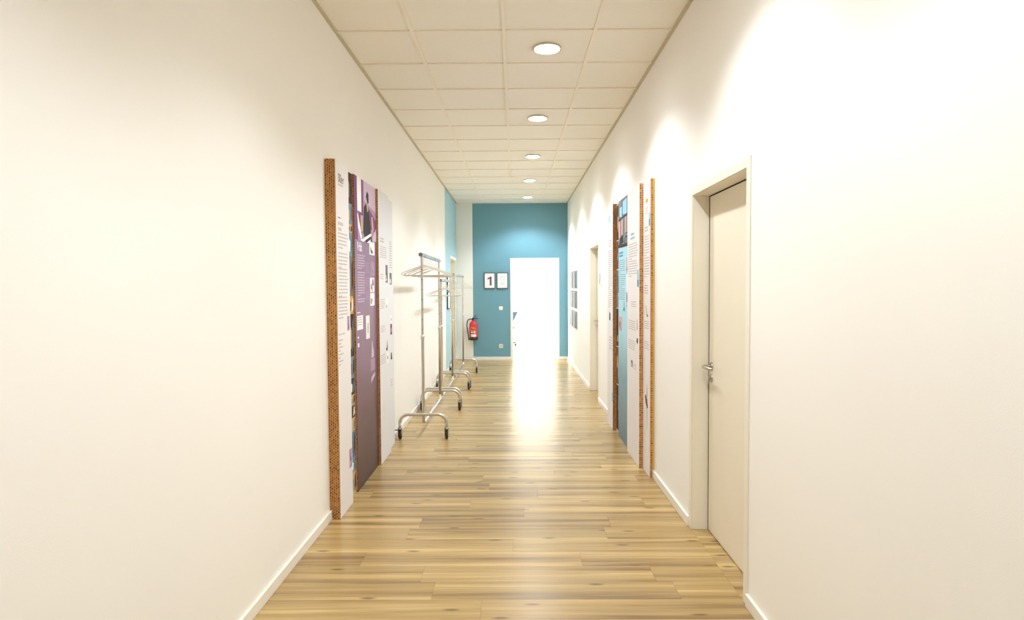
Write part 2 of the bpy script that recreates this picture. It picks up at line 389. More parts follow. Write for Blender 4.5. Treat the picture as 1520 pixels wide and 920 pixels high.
for y in rows[1:-1]:
    for a, b in zip(colx[:-1], colx[1:]):
        x0 = a + (gb if a > XL else 0.022); x1 = b - (gb if b < XR else 0.022)
        MB().box(x0, x1, y - gb, y + gb, H + 0.0008, H + 0.0095).build('grid_cross_bar', GRIDM, ceiling, ((x0 + x1) / 2, y, H))
MB().box(XL, XL + 0.022, YB, YE, H, H + 0.0095).build('wall_angle', GAPM, ceiling)
MB().box(XR - 0.022, XR, YB, YE, H, H + 0.0095).build('wall_angle', GAPM, ceiling)
MB().box(XL + 0.022, XR - 0.022, YE - 0.022, YE, H, H + 0.0095).build('wall_angle', GRIDM, ceiling)

# ------------------------------------------------------------------ walls
D1 = (2.945, 3.835); D2 = (8.180, 9.070); D3 = (11.757, 12.750); DH = 2.075   # clear openings
TR = 0.16
def wall_x(name, x0, x1, openings, y0, y1, label, paints=None):
    """wall along y with door openings; paints: list of (y_start, material index)"""
    mb = MB(); mats = [WALLW, SKYB]; cuts = sorted(set([y0, y1] + [c for o in openings for c in o] + ([paints] if paints else [])))
    for a, b in zip(cuts[:-1], cuts[1:]):
        mi = 1 if paints and a >= paints - 1e-6 else 0
        if any(abs(a - o[0]) < 1e-6 for o in openings): mb.box(x0, x1, a, b, DH, H + 0.2, mi)
        else: mb.box(x0, x1, a, b, -0.01, H + 0.2, mi)
    return tag(mb.build(name, mats), label, 'wall', kind='structure')
wall_x('wall_left', XL - TR, XL, [D3], YB - 0.1, YE, 'long white left wall, pale blue at its far end', 10.893)
wall_x('wall_right', XR, XR + TR, [D1, D2], YB - 0.1, YE, 'long white right wall with two cream doors')
ED = (-0.055, 0.869)
mb = MB()
mb.box(XL - TR, -0.885, YE, YE + 0.12, -0.01, H + 0.2, 0)
mb.box(-0.885, ED[0], YE, YE + 0.12, -0.01, H + 0.2, 1); mb.box(ED[1], XR + TR, YE, YE + 0.12, -0.01, H + 0.2, 1)
mb.box(ED[0], ED[1], YE, YE + 0.12, DH, H + 0.2, 1)
tag(mb.build('wall_end', [WALLW, TEAL]), 'teal end wall with an open doorway and a white strip at left', 'wall', kind='structure')
tag(MB().box(XL - TR, XR + TR, YB - 0.2, YB, -0.01, H + 0.2).build('wall_back', WALLW), 'white wall closing the corridor behind the viewer', 'wall', kind='structure')

def skirting(name, label, segs):
    mb = MB()
    for (x0, x1, y0, y1) in segs:
        mb.box(x0, x1, y0, y1, 0.0005, 0.062, bev=0.003)
    return tag(mb.build(name, SKIRT), label, 'baseboard', kind='structure')
SK = 0.015
skirting('baseboard_left', 'white skirting board along the foot of the left wall', [(XL, XL + SK, YB, D3[0] - 0.05), (XL, XL + SK, D3[1] + 0.05, YE - SK)])
skirting('baseboard_right', 'white skirting board along the foot of the right wall', [(XR - SK, XR, YB, D1[0] - 0.05), (XR - SK, XR, D1[1] + 0.05, D2[0] - 0.05), (XR - SK, XR, D2[1] + 0.05, YE - SK)])
skirting('baseboard_end', 'white skirting board under the teal end wall', [(XL, ED[0] - 0.05, YE - SK, YE), (ED[1] + 0.05, XR, YE - SK, YE)])

# ------------------------------------------------------------------ doors
def lever(parent, x, y, z, side, toward, mb_name='handle'):
    """side: +1 lever sticks out towards +x, -1 towards -x; toward: lever runs along y by this sign"""
    mb = MB(); s = side
    mb.lathe([(0.0, 0.008 * s), (0.024, 0.008 * s), (0.026, 0.005 * s), (0.026, 0.0)], (x, y, z), 24, axis='x')
    path = [(x, y, z), (x + 0.040 * s, y, z)] + [(x + (0.040 + 0.016 * math.sin(a)) * s, y + toward * 0.016 * (1 - math.cos(a)), z) for a in (0.4, 0.8, 1.2, 1.57)]
    path += [(x + 0.056 * s, y + toward * 0.115, z), (x + 0.052 * s, y + toward * 0.127, z), (x + 0.042 * s, y + toward * 0.131, z)]
    mb.tube(path, 0.0095, 12)
    return mb.build(mb_name, STEEL, parent)
def keyhole(parent, x, y, z, side):
    mb = MB(); s = side
    mb.lathe([(0.0, 0.007 * s), (0.024, 0.007 * s), (0.026, 0.004 * s), (0.026, 0.0)], (x, y, z), 24, axis='x')
    mb.tube([(x, y, z + 0.003), (x + 0.016 * s, y, z + 0.003)], 0.0085, 12)
    return mb.build('key_cylinder', STEEL, parent)
def side_door(name, label, xw, s, d, handle_far, fm, lm):
    """s: direction from wall surface into the corridor (+1 left wall, -1 right wall)"""
    y0, y1 = d; root = empty(name, (xw, (y0 + y1) / 2, 0)); tag(root, label, 'door', kind='structure')
    xo = xw + s * 0.006; xi = xw - s * 0.004; cw = 0.050
    lo, hi = min(xo, xw), max(xo, xw)
    mb = MB(); mb.box(lo, hi, y0 - cw, y0, 0.001, DH + cw, bev=0.002); mb.box(lo, hi, y1, y1 + cw, 0.001, DH + cw, bev=0.002); mb.box(lo, hi, y0, y1, DH, DH + cw, bev=0.002)
    mb.build('casing', fm, root)
    xr = xw - s * 0.098; a, b = min(xw, xr), max(xw, xr); t = 0.004
    mb = MB(); mb.box(a, b, y0, y0 + t, 0.001, DH); mb.box(a, b, y1 - t, y1, 0.001, DH); mb.box(a, b, y0, y1, DH - t, DH)
    mb.build('jamb', fm, root)
    xs = xr - s * 0.058; a, b = min(xr, xs), max(xr, xs)
    mb = MB(); mb.box(a, b, y0, y0 + t, 0.001, DH); mb.box(a, b, y1 - t, y1, 0.001, DH); mb.box(a, b, y0, y1, DH - t, DH)
    mb.box(min(xs, xs + s * 0.004), max(xs, xs + s * 0.004), y0, y1, 0.001, DH)
    mb.build('seal', SEAL, root)
    xl0 = xr - s * 0.042; a, b = min(xr, xl0), max(xr, xl0)
    leaf = MB().box(a, b, y0 + t + 0.009, y1 - t - 0.012, 0.006, DH - t - 0.007, bev=0.002).build('leaf', lm, root)
    hy = (y1 - 0.065) if handle_far else (y0 + 0.065); tw = -1 if handle_far else 1
    lever(leaf, xr, hy, 1.030, s, tw); keyhole(leaf, xr, hy, 0.957, s)
    MB().box(min(xw + s * 0.0019, xs), max(xw + s * 0.0019, xs), y0, y1, -0.011, -0.0003).build('threshold', WOOD, root)
    return root
side_door('door_1', 'cream steel framed door nearest the viewer on the right', XR, -1, D1, True, FRAMEM, LEAFM)
side_door('door_2', 'cream door further along the right wall before the wall photos', XR, -1, D2, True, FRAMEM, LEAFM)
side_door('door_3', 'cream door in the pale blue end of the left wall', XL, 1, D3, False, FRAMEM, LEAFM)
# end door: frame round the opening and a leaf swung into the bright room
root = empty('door_4', ((ED[0] + ED[1]) / 2, YE, 0)); tag(root, 'white framed doorway standing open in the teal end wall', 'door', kind='structure')
mb = MB(); cw = 0.049
mb.box(ED[0] - cw, ED[0], YE - 0.012, YE, 0.001, DH + cw, bev=0.002); mb.box(ED[1], ED[1] + cw, YE - 0.012, YE, 0.001, DH + cw, bev=0.002); mb.box(ED[0], ED[1], YE - 0.012, YE, DH, DH + cw, bev=0.002)
mb.build('casing', WLEAF, root)
mb = MB(); mb.box(ED[0], ED[0] + 0.004, YE, YE + 0.125, 0.001, DH); mb.box(ED[1] - 0.004, ED[1], YE, YE + 0.125, 0.001, DH); mb.box(ED[0], ED[1], YE, YE + 0.125, DH - 0.004, DH)
mb.build('jamb', WLEAF, root)
lx = ED[1] - 0.006
leaf = MB().box(lx - 0.040, lx, YE + 0.135, YE + 0.135 + 0.90, 0.006, DH - 0.01, bev=0.002).build('leaf', WLEAF, root)
lever(leaf, lx - 0.040, YE + 0.975, 1.030, -1, -1); keyhole(leaf, lx - 0.040, YE + 0.975, 0.957, -1)
MB().box(ED[0], ED[1], YE - 0.001, YE + 0.13, -0.02, 0.0004).build('threshold', WOOD, root)

# ------------------------------------------------------------------ bright room beyond
rf = MB().box(RX0 - 0.1, RX1 + 0.1, YE + 0.06, RY1 + 0.1, -0.12, -0.012).build('floor_room', SUBM)
tag(rf, 'pale sunlit plank floor of the room beyond the doorway', 'floor', kind='structure')
mb = MB(); y = RY0 - 0.02
while y < RY1:
    x = RX0 - random.uniform(0, PL)
    while x < RX1:
        a, b = max(x, RX0), min(x + PL, RX1)
        if b - a > 0.02: plank_mesh(mb, a, b, y, min(y + PW, RY1))
        x += PL
    y += PW
o = mb.build('planks', WOOD, rf); o['kind'] = 'stuff'
RW = mat('bright_white_wall_paint', rgb(243, 242, 240), 0.8, spec=0.2, vary=0.008, bump=0.1, bscale=260)
tag(MB().box(RX0 - 0.1, RX1 + 0.1, RY1, RY1 + 0.12, -0.01, RH + 0.1).build('wall_room_far', RW), 'white far wall seen through the open doorway', 'wall', kind='structure')
tag(MB().box(RX1, RX1 + 0.12, YE + 0.12, RY1, -0.01, RH + 0.1).build('wall_room_right', RW), 'white right wall of the room beyond the doorway', 'wall', kind='structure')
wy0, wy1, wz0, wz1 = (RY0 + RY1) / 2 - 1.7, (RY0 + RY1) / 2 + 1.7, 0.9, 2.6
mb = MB(); mb.box(RX0 - 0.12, RX0, YE + 0.12, wy0, -0.01, RH + 0.1); mb.box(RX0 - 0.12, RX0, wy1, RY1, -0.01, RH + 0.1)
mb.box(RX0 - 0.12, RX0, wy0, wy1, -0.01, wz0); mb.box(RX0 - 0.12, RX0, wy0, wy1, wz1, RH + 0.1)
tag(mb.build('wall_room_left', RW), 'white window wall of the room beyond the doorway', 'wall', kind='structure')
mb = MB(); mb.box(RX0 - 0.12, XL - TR, YE + 0.0, YE + 0.12, -0.01, RH + 0.1); mb.box(XR + TR, RX1 + 0.12, YE, YE + 0.12, -0.01, RH + 0.1)
tag(mb.build('wall_room_near', RW), 'white room side of the end wall past the corridor', 'wall', kind='structure')
tag(MB().box(RX0 - 0.12, RX1 + 0.12, YE + 0.12, RY1 + 0.1, RH, RH + 0.1).build('ceiling_room', RW), 'white ceiling of the room beyond the doorway', 'ceiling', kind='structure')
w = empty('window_1', (RX0, (wy0 + wy1) / 2, wz0)); tag(w, 'white framed window lighting the room beyond', 'window', kind='structure')
mb = MB(); fx0, fx1 = RX0 - 0.09, RX0 - 0.03
for yy in (wy0, (wy0 + wy1) / 2 - 0.03, wy1 - 0.06): mb.box(fx0, fx1, yy, yy + 0.06, wz0, wz1)
for zz in (wz0, wz1 - 0.06): mb.box(fx0, fx1, wy0, wy1, zz, zz + 0.06)
mb.build('window_frame', WHITEM, w)
for ya_, yb_ in ((wy0 + 0.06, (wy0 + wy1) / 2 - 0.03), ((wy0 + wy1) / 2 + 0.03, wy1 - 0.06)):
    MB().box(RX0 - 0.066, RX0 - 0.060, ya_, yb_, wz0 + 0.06, wz1 - 0.06).build('pane', GLASS, w)
tag(MB().box(RX0, RX1, RY1 - SK, RY1, 0.0005, 0.06).build('baseboard_room', SKIRT), 'white skirting board on the far wall beyond the doorway', 'baseboard', kind='structure')

# ------------------------------------------------------------------ downlights
order = ['nearest', 'second', 'third', 'fourth', 'farthest']
vis = [p for p in LAMPS if p[1] > 4.0]
def downlight(cx, cy, label):
    root = empty('downlight', (cx, cy, H)); tag(root, label, 'ceiling light', 'round ceiling downlights')
    MB().lathe([(0.090, 0.012), (0.091, 0.0), (0.094, -0.006), (0.099, -0.007), (0.1035, -0.003), (0.1035, 0.0055)], (cx, cy, H), 40).build('trim_ring', TRIMM, root)
    MB().lathe([(0.0905, 0.010), (0.086, 0.035), (0.074, 0.075), (0.070, 0.115), (0.0, 0.118)], (cx, cy, H), 40).build('reflector', WHITEM, root)
    dz = H + 0.014
    dif = MB().lathe([(0.0, dz), (0.03, dz), (0.0885, dz + 0.001)], (cx, cy, 0), 40).build('diffuser', GLOW, root)
    for sx in (-0.028, 0.028):
        MB().tube([(cx + sx, cy - 0.045, dz - 0.001), (cx + sx, cy + 0.045, dz - 0.001)], 0.006, 10).build('lamp_tube', TUBEM, dif)
    l = bpy.data.lights.new('downlight_beam', 'SPOT'); far = cy > 8.0                     # far lamps made stronger and cooler to lift the light at that end
    l.energy = LAMP_W * (1.2 if far else 1.0); l.color = (0.90, 1.0, 1.12) if far else LAMP_COLOR; l.spot_size = math.radians(128); l.spot_blend = 0.5; l.shadow_soft_size = 0.07
    lo = bpy.data.objects.new('downlight_beam', l); COL.objects.link(lo); lo.parent = root; lo.location = (0, 0, -0.012)
for (cx, cy) in sorted(LAMPS, key=lambda p: p[1]):
    if cy > 4.0:
        i = vis.index((cx, cy)); lab = '%s round white downlight in the ceiling of the corridor' % order[i]
        if i in (1, 2, 3): lab = '%s round white ceiling downlight counting from the viewer' % order[i]
    elif cy > 2.0: lab = 'round white downlight just above the top of the picture'
    else: lab = 'round white downlight right above the viewer'
    downlight(cx, cy, lab)

# ------------------------------------------------------------------ printed cardboard display panels
class Panel:
    def __init__(s, label, side, y0, y1, d, top, core, sheet, liner=None, group=None):
        s.side, s.y0, s.y1, s.d = side, y0, y1, d; s.w = y1 - y0; s.n = 0
        wx = XL if side > 0 else XR
        s.root = empty('display_panel', (wx + side * d / 2, (y0 + y1) / 2, 0)); tag(s.root, label, 'display panel', group)
        g = 0.0008; f = wx + side * (d - 0.002)                     # front of the core, 2 mm sheet on top
        def bx(mb, xa, xb, za, zb): mb.box(min(xa, xb), max(xa, xb), y0, y1, za, zb)
        mb = MB()
        if liner:
            m = wx + side * (d * 0.45)
            bx(mb, m, f, 0.002, top); mb.build('cardboard_core', core, s.root)
            mb = MB(); bx(mb, wx + side * g, m, 0.066, top); bx(mb, wx + side * (SK + g), m, 0.002, 0.066) if m * side > (wx + side * (SK + g)) * side else None
            mb.build('cardboard_backing', liner, s.root)
        else:
            bx(mb, wx + side * g, f, 0.066, top); bx(mb, wx + side * (SK + g), f, 0.002, 0.066)
            mb.build('cardboard_core', core, s.root)
        mb = MB(); bx(mb, f, wx + side * d, 0.002, top)
        s.sheet = mb.build('printed_sheet', sheet, s.root)
    def P(s, u, v, off):
        x = (XL + s.d + off) if s.side > 0 else (XR - s.d - off)
        return (x, s.y0 + u, v) if s.side > 0 else (x, s.y1 - u, v)
    def polys(s, name, items, mats=None):
        """flat print: items = [(material, [(u,v)...])...], later ones lie on top"""
        ms = []; mb = MB(); s.n += 1
        for i, (m, pts) in enumerate(items):
            if m not in ms: ms.append(m)
            pts = [s.P(u, v, 0.0004 + 0.00012 * i) for u, v in pts]
            if s.side > 0 or True: mb.add(pts, [tuple(range(len(pts)))], ms.index(m))
        return mb.build(name, ms, s.sheet)
    def rect(s, name, u0, u1, v0, v1, m): return s.polys(name, [(m, [(u0, v0), (u1, v0), (u1, v1), (u0, v1)])])
    def photo(s, u0, u1, v0, v1, cols, seed=0):
        r = random.Random(seed); W, Hh = u1 - u0, v1 - v0
        it = [(cols[0], [(u0, v0), (u1, v0), (u1, v1), (u0, v1)])]
        for c in cols[1:]:
            a = u0 + W * r.uniform(0.08, 0.5); b = min(u1 - W * 0.05, a + W * r.uniform(0.25, 0.5)); p = v0 + Hh * r.uniform(0.03, 0.45); q = min(v1 - Hh * 0.05, p + Hh * r.uniform(0.25, 0.5))
            it.append((c, [(a, p), (b, p + Hh * 0.04), (b - W * 0.05, (p + q) / 2), ((a + b) / 2 + W * 0.05, q), (a + W * 0.04, q - Hh * 0.06)]))
        return s.polys('photo_print', it)
    def text(s, u0, u1, vtop, n, pitch, m, seed=0, h=0.42, para=None):
        r = random.Random(seed); mb = MB()
        for i in range(n):
            v = vtop - i * pitch; u = u0; last = para and (i + 1) % para == 0
            end = u0 + (u1 - u0) * (r.uniform(0.3, 0.6) if last else r.uniform(0.86, 1.0))
            while u < end:
                e = min(u + r.uniform(0.018, 0.06), end)
                mb.add([s.P(u, v - pitch * h, 0.0005), s.P(e, v - pitch * h, 0.0005), s.P(e, v, 0.0005), s.P(u, v, 0.0005)], [(0, 1, 2, 3)])
                u = e + 0.007
        return mb.build('text_block', m, s.sheet)
    def word(s, txt, u, v, size, m, sx=1.0, bold=0.0):
        c = bpy.data.curves.new('headline', 'FONT'); c.body = txt; c.size = size; c.offset = bold
        t = bpy.data.objects.new('headline_tmp', c); COL.objects.link(t)
        dg = bpy.context.evaluated_depsgraph_get(); me = t.evaluated_get(dg).to_mesh()
        mb = MB(); mb.add([s.P(u + p.co.x * sx, v + p.co.y, 0.0006) for p in me.vertices], [tuple(f.vertices) for f in me.polygons])
        t.evaluated_get(dg).to_mesh_clear(); bpy.data.objects.remove(t)
        return mb.build('headline', m, s.sheet)

GL, GR = 'display panels on the left wall', 'display panels on the right wall'
# left wall, near to far
p = Panel('nearest tall white text panel on the left wall with thick cardboard edge', 1, 4.020, 4.326, 0.071, 2.353, CARD, SHEETW, group=GL)
p.word('00er', 0.055, 2.215, 0.085, INK, 0.85); p.text(0.058, 0.18, 2.205, 1, 0.025, PALEINK, 1); p.text(0.04, 0.11, 1.985, 1, 0.014, INK, 2)
p.text(0.04, 0.17, 1.955, 1, 0.036, PALEINK, 3, 0.6); p.text(0.04, 0.13, 1.918, 1, 0.036, PALEINK, 4, 0.6)
p.text(0.035, 0.27, 1.885, 5, 0.0235, PALEINK, 5, para=5); p.text(0.035, 0.27, 1.755, 5, 0.0235, PALEINK, 6, para=5)
p.text(0.03, 0.265, 1.65, 9, 0.0225, PALEINK, 7, para=9); p.text(0.02, 0.255, 1.462, 7, 0.0225, PALEINK, 8, para=7)
p.photo(0.225, 0.284, 1.226, 1.327, [MAUVEI, SLATEI, PURPLE], 11); p.text(0.02, 0.18, 1.218, 1, 0.02, PALEINK, 9)
p.text(0.015, 0.12, 1.18, 8, 0.023, PALEINK, 10, para=2); p.photo(0.225, 0.295, 0.27, 0.40, [MAUVEI, DARKB, LILACINK], 12)

p = Panel('narrow recessed photo collage strip between white and purple panels on the left', 1, 4.327, 4.561, 0.032, 2.353, CARD, SHEETC, group=GL)
bands = [(2.353, 2.13, DARKB), (2.353, 2.20, BROWNI), (2.13, 1.98, SLATEI), (1.98, 1.92, TANI), (1.92, 1.75, SLATEI), (1.75, 1.46, GREYI), (1.46, 1.33, OCHREI), (1.33, 1.02, DARKI),
         (1.02, 0.86, SLATEI), (0.86, 0.74, DARKI), (0.74, 0.66, TANI), (0.66, 0.57, DARKB), (0.57, 0.47, TANI), (0.47, 0.28, STEELBI), (0.28, 0.17, SLATEI), (0.17, 0.0, TANI)]
for i, (t, b, m) in enumerate(bands):
    if i == 1: continue
    r = random.Random(i); alt = [SLATEI, DARKI, TANI, BROWNI, PAPER][i % 5]; alt2 = [DARKB, PAPER, GREYI, DARKI, STEELBI][i % 5]
    hh = t - b; b = max(b, 0.004)
    p.polys('photo_print', [(m, [(0.002, b), (0.232, b), (0.232, t), (0.002, t)]), (alt, [(0.13, b + hh * 0.15), (0.165, b + hh * 0.2), (0.175, b + hh * 0.6), (0.15, b + hh * 0.72), (0.12, b + hh * 0.5)]),
                            (alt2, [(0.185, b + hh * 0.1), (0.228, b + hh * 0.3), (0.225, b + hh * 0.9), (0.20, b + hh * 0.8)])])

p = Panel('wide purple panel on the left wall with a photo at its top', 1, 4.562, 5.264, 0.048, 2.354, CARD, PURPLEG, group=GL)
p.polys('photo_print', [(MAUVEI, [(0.0, 1.876), (0.70, 1.90), (0.70, 2.354), (0.0, 2.354)]), (PURPLE, [(0.0, 1.88), (0.10, 1.88), (0.09, 2.354), (0.0, 2.354)]),
    (PAPER, [(0.09, 2.10), (0.215, 2.10), (0.215, 2.354), (0.085, 2.354)]), (PURPLE, [(0.215, 2.08), (0.27, 2.08), (0.27, 2.354), (0.215, 2.354)]),
    (LILACINK, [(0.30, 2.20), (0.70, 2.15), (0.70, 2.354), (0.30, 2.354)]), (PURPLE, [(0.42, 2.17), (0.70, 2.08), (0.70, 1.98), (0.45, 2.0)]),
    (DARKI, [(0.29, 2.15), (0.37, 2.19), (0.45, 2.14), (0.50, 2.02), (0.55, 1.90), (0.36, 1.87), (0.26, 1.95)]),
    (TANI, [(0.37, 2.19), (0.42, 2.20), (0.44, 2.14), (0.40, 2.12)]), (DARKI, [(0.36, 2.24), (0.40, 2.29), (0.45, 2.27), (0.45, 2.20), (0.41, 2.19)]),
    (PURPLE, [(0.12, 2.10), (0.22, 2.09), (0.23, 1.95), (0.20, 1.90), (0.12, 1.98)]), (TANI, [(0.18, 2.08), (0.23, 2.07), (0.25, 1.96), (0.19, 1.95)]),
    (PAPER, [(0.08, 2.08), (0.11, 2.07), (0.22, 1.91), (0.19, 1.885), (0.10, 1.98)]), (DARKI, [(0.20, 1.90), (0.50, 1.89), (0.52, 1.97), (0.40, 1.93)]),
    (PINKI, [(0.53, 2.10), (0.58, 2.10), (0.62, 2.0), (0.56, 1.97)]), (PAPER, [(0.17, 1.885), (0.52, 1.965), (0.53, 1.945), (0.25, 1.876)]),
    (PAPER, [(0.36, 1.876), (0.50, 1.915), (0.50, 1.885)]), (LILACINK, [(0.56, 1.90), (0.70, 1.91), (0.70, 2.02), (0.60, 1.96)])])
p.word('Vielfalt', 0.07, 1.80, 0.095, WHITEINK, 0.55, 0.0028); p.text(0.07, 0.13, 1.862, 1, 0.014, LILACINK, 21)
p.text(0.07, 0.30, 1.772, 6, 0.0195, LILACINK, 22, para=6); p.text(0.075, 0.30, 1.642, 10, 0.0195, LILACINK, 23, para=10); p.text(0.07, 0.30, 1.44, 2, 0.0195, LILACINK, 24)
p.text(0.32, 0.45, 1.72, 5, 0.018, MAUVEI, 25); p.text(0.32, 0.45, 1.60, 4, 0.018, MAUVEI, 26); p.text(0.32, 0.45, 1.49, 4, 0.018, MAUVEI, 27)
p.photo(0.46, 0.645, 1.79, 1.90, [PAPER, SLATEI, OCHREI, STEELBI], 28); p.photo(0.495, 0.635, 1.62, 1.735, [MAUVEI, PAPER, SLATEI], 29)
p.photo(0.465, 0.62, 1.485, 1.603, [PAPER, PINKI, GREYI, PURPLE], 30); p.photo(0.465, 0.62, 1.374, 1.478, [PAPER, TANI, SLATEI, MAUVEI], 31)
p.text(0.04, 0.15, 1.338, 1, 0.02, WHITEINK, 32); p.rect('photo_print', 0.04, 0.217, 1.203, 1.311, PAPER); p.text(0.055, 0.20, 1.30, 4, 0.018, PALEINK, 33)
p.rect('photo_print', 0.31, 0.434, 1.115, 1.30, PAPER); p.polys('photo_print', [(SLATEI, [(0.36, 1.16), (0.385, 1.16), (0.39, 1.24), (0.365, 1.24)])])
p.rect('photo_print', 0.05, 0.085, 1.14, 1.155, WHITEINK); p.rect('photo_print', 0.05, 0.095, 1.075, 1.105, WHITEINK)
p.polys('photo_print', [(LILACINK, [(0.48, 0.95), (0.57, 0.95), (0.565, 1.0), (0.535, 1.04), (0.53, 1.08), (0.505, 1.08), (0.50, 1.03)])])
p.rect('photo_print', 0.45, 0.60, 0.84, 0.94, MAUVEI); p.polys('photo_print', [(LILACINK, [(0.46, 0.745), (0.60, 0.79), (0.60, 0.82), (0.47, 0.79)])])

p = Panel('tall white text panel on the left wall next to the purple panel', 1, 5.265, 5.680, 0.070, 2.355, CARD, SHEETC, group=GL)
p.text(0.055, 0.22, 1.953, 2, 0.024, PALEINK, 41, 0.6); p.text(0.05, 0.33, 1.88, 6, 0.018, PALEINK, 42); p.photo(0.265, 0.355, 1.565, 1.724, [GREYI, PAPER, DARKI], 43)
p.text(0.035, 0.2, 1.64, 3, 0.018, PALEINK, 44); p.photo(0.275, 0.34, 1.331, 1.43, [PAPER, PURPLE, BROWNI], 45); p.text(0.025, 0.22, 1.42, 5, 0.018, PALEINK, 46)
p.text(0.035, 0.23, 1.19, 4, 0.016, PALEINK, 47); p.polys('photo_print', [(DARKI, [(0.24, 0.97), (0.30, 0.95), (0.32, 0.99), (0.30, 1.06), (0.285, 0.99)])])
p.photo(0.275, 0.354, 0.84, 0.946, [PAPER, PURPLE, MAUVEI], 48); p.text(0.02, 0.24, 0.94, 5, 0.018, PALEINK, 49)
p = Panel('last narrow white panel on the left wall, set back by the coat racks', 1, 5.681, 6.010, 0.042, 2.345, CARD, SHEETC, group=GL)
p.text(0.17, 0.28, 1.96, 12, 0.022, PALEINK, 51); p.photo(0.16, 0.24, 1.18, 1.26, [PAPER, DARKI], 52); p.photo(0.165, 0.25, 1.075, 1.176, [PURPLE, PINKI], 53)
p.polys('photo_print', [(DARKI, [(0.17, 0.84), (0.24, 0.835), (0.22, 0.90), (0.18, 0.908)])]); p.text(0.16, 0.24, 0.65, 3, 0.025, PALEINK, 54)
p.photo(0.16, 0.26, 1.55, 1.66, [GREYI, PAPER], 55)

# right wall, near to far (reading direction runs far to near)
p = Panel('nearest narrow white panel on the right wall with a printed spoon', -1, 4.880, 5.145, 0.037, 2.363, CARD2, SHEETW, YELLOWL, GR)
p.polys('photo_print', [(OCHREI, [(0.09, 2.19), (0.18, 2.19), (0.185, 2.215), (0.10, 2.225)])]); p.text(0.08, 0.2, 2.15, 3, 0.02, PALEINK, 61)
p.rect('photo_print', 0.215, 0.262, 2.05, 2.10, SKYI); p.rect('photo_print', 0.215, 0.262, 1.995, 2.05, BLUEINK)
p.text(0.06, 0.2, 2.0, 2, 0.024, PALEINK, 62, 0.6); p.text(0.055, 0.255, 1.925, 16, 0.0215, PALEINK, 63, para=8); p.text(0.06, 0.20, 1.53, 4, 0.02, PINKI, 64)
p.polys('photo_print', [(TANI, [(0.10, 1.37), (0.13, 1.36), (0.15, 1.30), (0.21, 1.28), (0.15, 1.27), (0.12, 1.30)]), (DARKI, [(0.15, 1.30), (0.19, 1.29), (0.17, 1.27)])])
p.text(0.06, 0.24, 1.24, 4, 0.018, PALEINK, 65); p.text(0.06, 0.24, 1.075, 4, 0.018, PALEINK, 66)
p.polys('photo_print', [(TANI, [(0.14, 0.63), (0.165, 0.745), (0.185, 0.63)]), (BROWNI, [(0.085, 0.62), (0.12, 0.645), (0.17, 0.61), (0.20, 0.55), (0.17, 0.53), (0.11, 0.57)]), (TANI, [(0.155, 0.53), (0.17, 0.53), (0.165, 0.36), (0.155, 0.36)])])

p = Panel('thick white text panel on the right wall between spoon panel and blue panel', -1, 5.146, 5.690, 0.069, 2.366, CARD2, SHEETW, group=GR)
p.text(0.16, 0.34, 1.985, 2, 0.035, TEALINK, 71, 0.5); p.text(0.05, 0.50, 1.895, 14, 0.0215, PALEINK, 72, para=7); p.rect('photo_print', 0.46, 0.525, 1.575, 1.66, SKYI); p.rect('photo_print', 0.46, 0.525, 1.515, 1.575, BLUEINK)
p.text(0.19, 0.43, 1.39, 3, 0.02, PALEINK, 73); p.text(0.06, 0.40, 1.22, 5, 0.018, PALEINK, 74); p.polys('photo_print', [(PINKI, [(0.44, 1.15), (0.48, 1.15), (0.475, 1.24), (0.45, 1.24)])])
p.text(0.06, 0.40, 1.045, 5, 0.018, PALEINK, 75); p.polys('photo_print', [(DARKI, [(0.43, 1.05), (0.49, 1.03), (0.50, 1.08), (0.46, 1.09)])]); p.photo(0.19, 0.26, 0.81, 0.868, [PURPLE, PINKI, PAPER], 76); p.text(0.28, 0.44, 0.85, 3, 0.018, PALEINK, 77)

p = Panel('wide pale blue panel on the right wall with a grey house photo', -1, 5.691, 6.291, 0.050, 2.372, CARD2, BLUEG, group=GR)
it = [(GREYI, [(0.0, 1.905), (0.60, 1.895), (0.60, 2.372), (0.0, 2.372)]), (SKYI, [(0.07, 2.21), (0.20, 2.20), (0.20, 2.30), (0.07, 2.30)]), (SKYI, [(0.24, 2.22), (0.46, 2.20), (0.46, 2.35), (0.24, 2.34)]),
      (DARKI, [(0.0, 2.17), (0.60, 2.19), (0.60, 2.21), (0.0, 2.19)]), (DARKI, [(0.50, 2.19), (0.60, 2.19), (0.60, 2.372), (0.50, 2.372)]), (DARKI, [(0.21, 2.2), (0.235, 2.2), (0.235, 2.372), (0.21, 2.372)]),
      (PINKI, [(0.02, 2.0), (0.12, 2.0), (0.12, 2.17), (0.02, 2.16)]), (PINKI, [(0.16, 2.02), (0.25, 2.02), (0.25, 2.18), (0.16, 2.17)]), (SLATEI, [(0.27, 2.02), (0.36, 2.02), (0.36, 2.18), (0.27, 2.18)]), (PINKI, [(0.38, 2.03), (0.58, 2.03), (0.58, 2.18), (0.38, 2.18)]),
      (DARKI, [(0.13, 2.0), (0.15, 2.0), (0.15, 2.18), (0.13, 2.18)]), (DARKI, [(0.28, 2.0), (0.30, 2.0), (0.30, 2.18), (0.28, 2.18)]), (DARKI, [(0.45, 2.0), (0.48, 2.0), (0.48, 2.18), (0.45, 2.18)]),
      (SLATEI, [(0.0, 1.96), (0.60, 1.96), (0.60, 2.02), (0.0, 2.0)]), (DARKI, [(0.05, 1.92), (0.30, 1.95), (0.28, 2.02), (0.10, 2.0)]), (DARKI, [(0.0, 1.905), (0.60, 1.895), (0.60, 1.925), (0.0, 1.935)])]
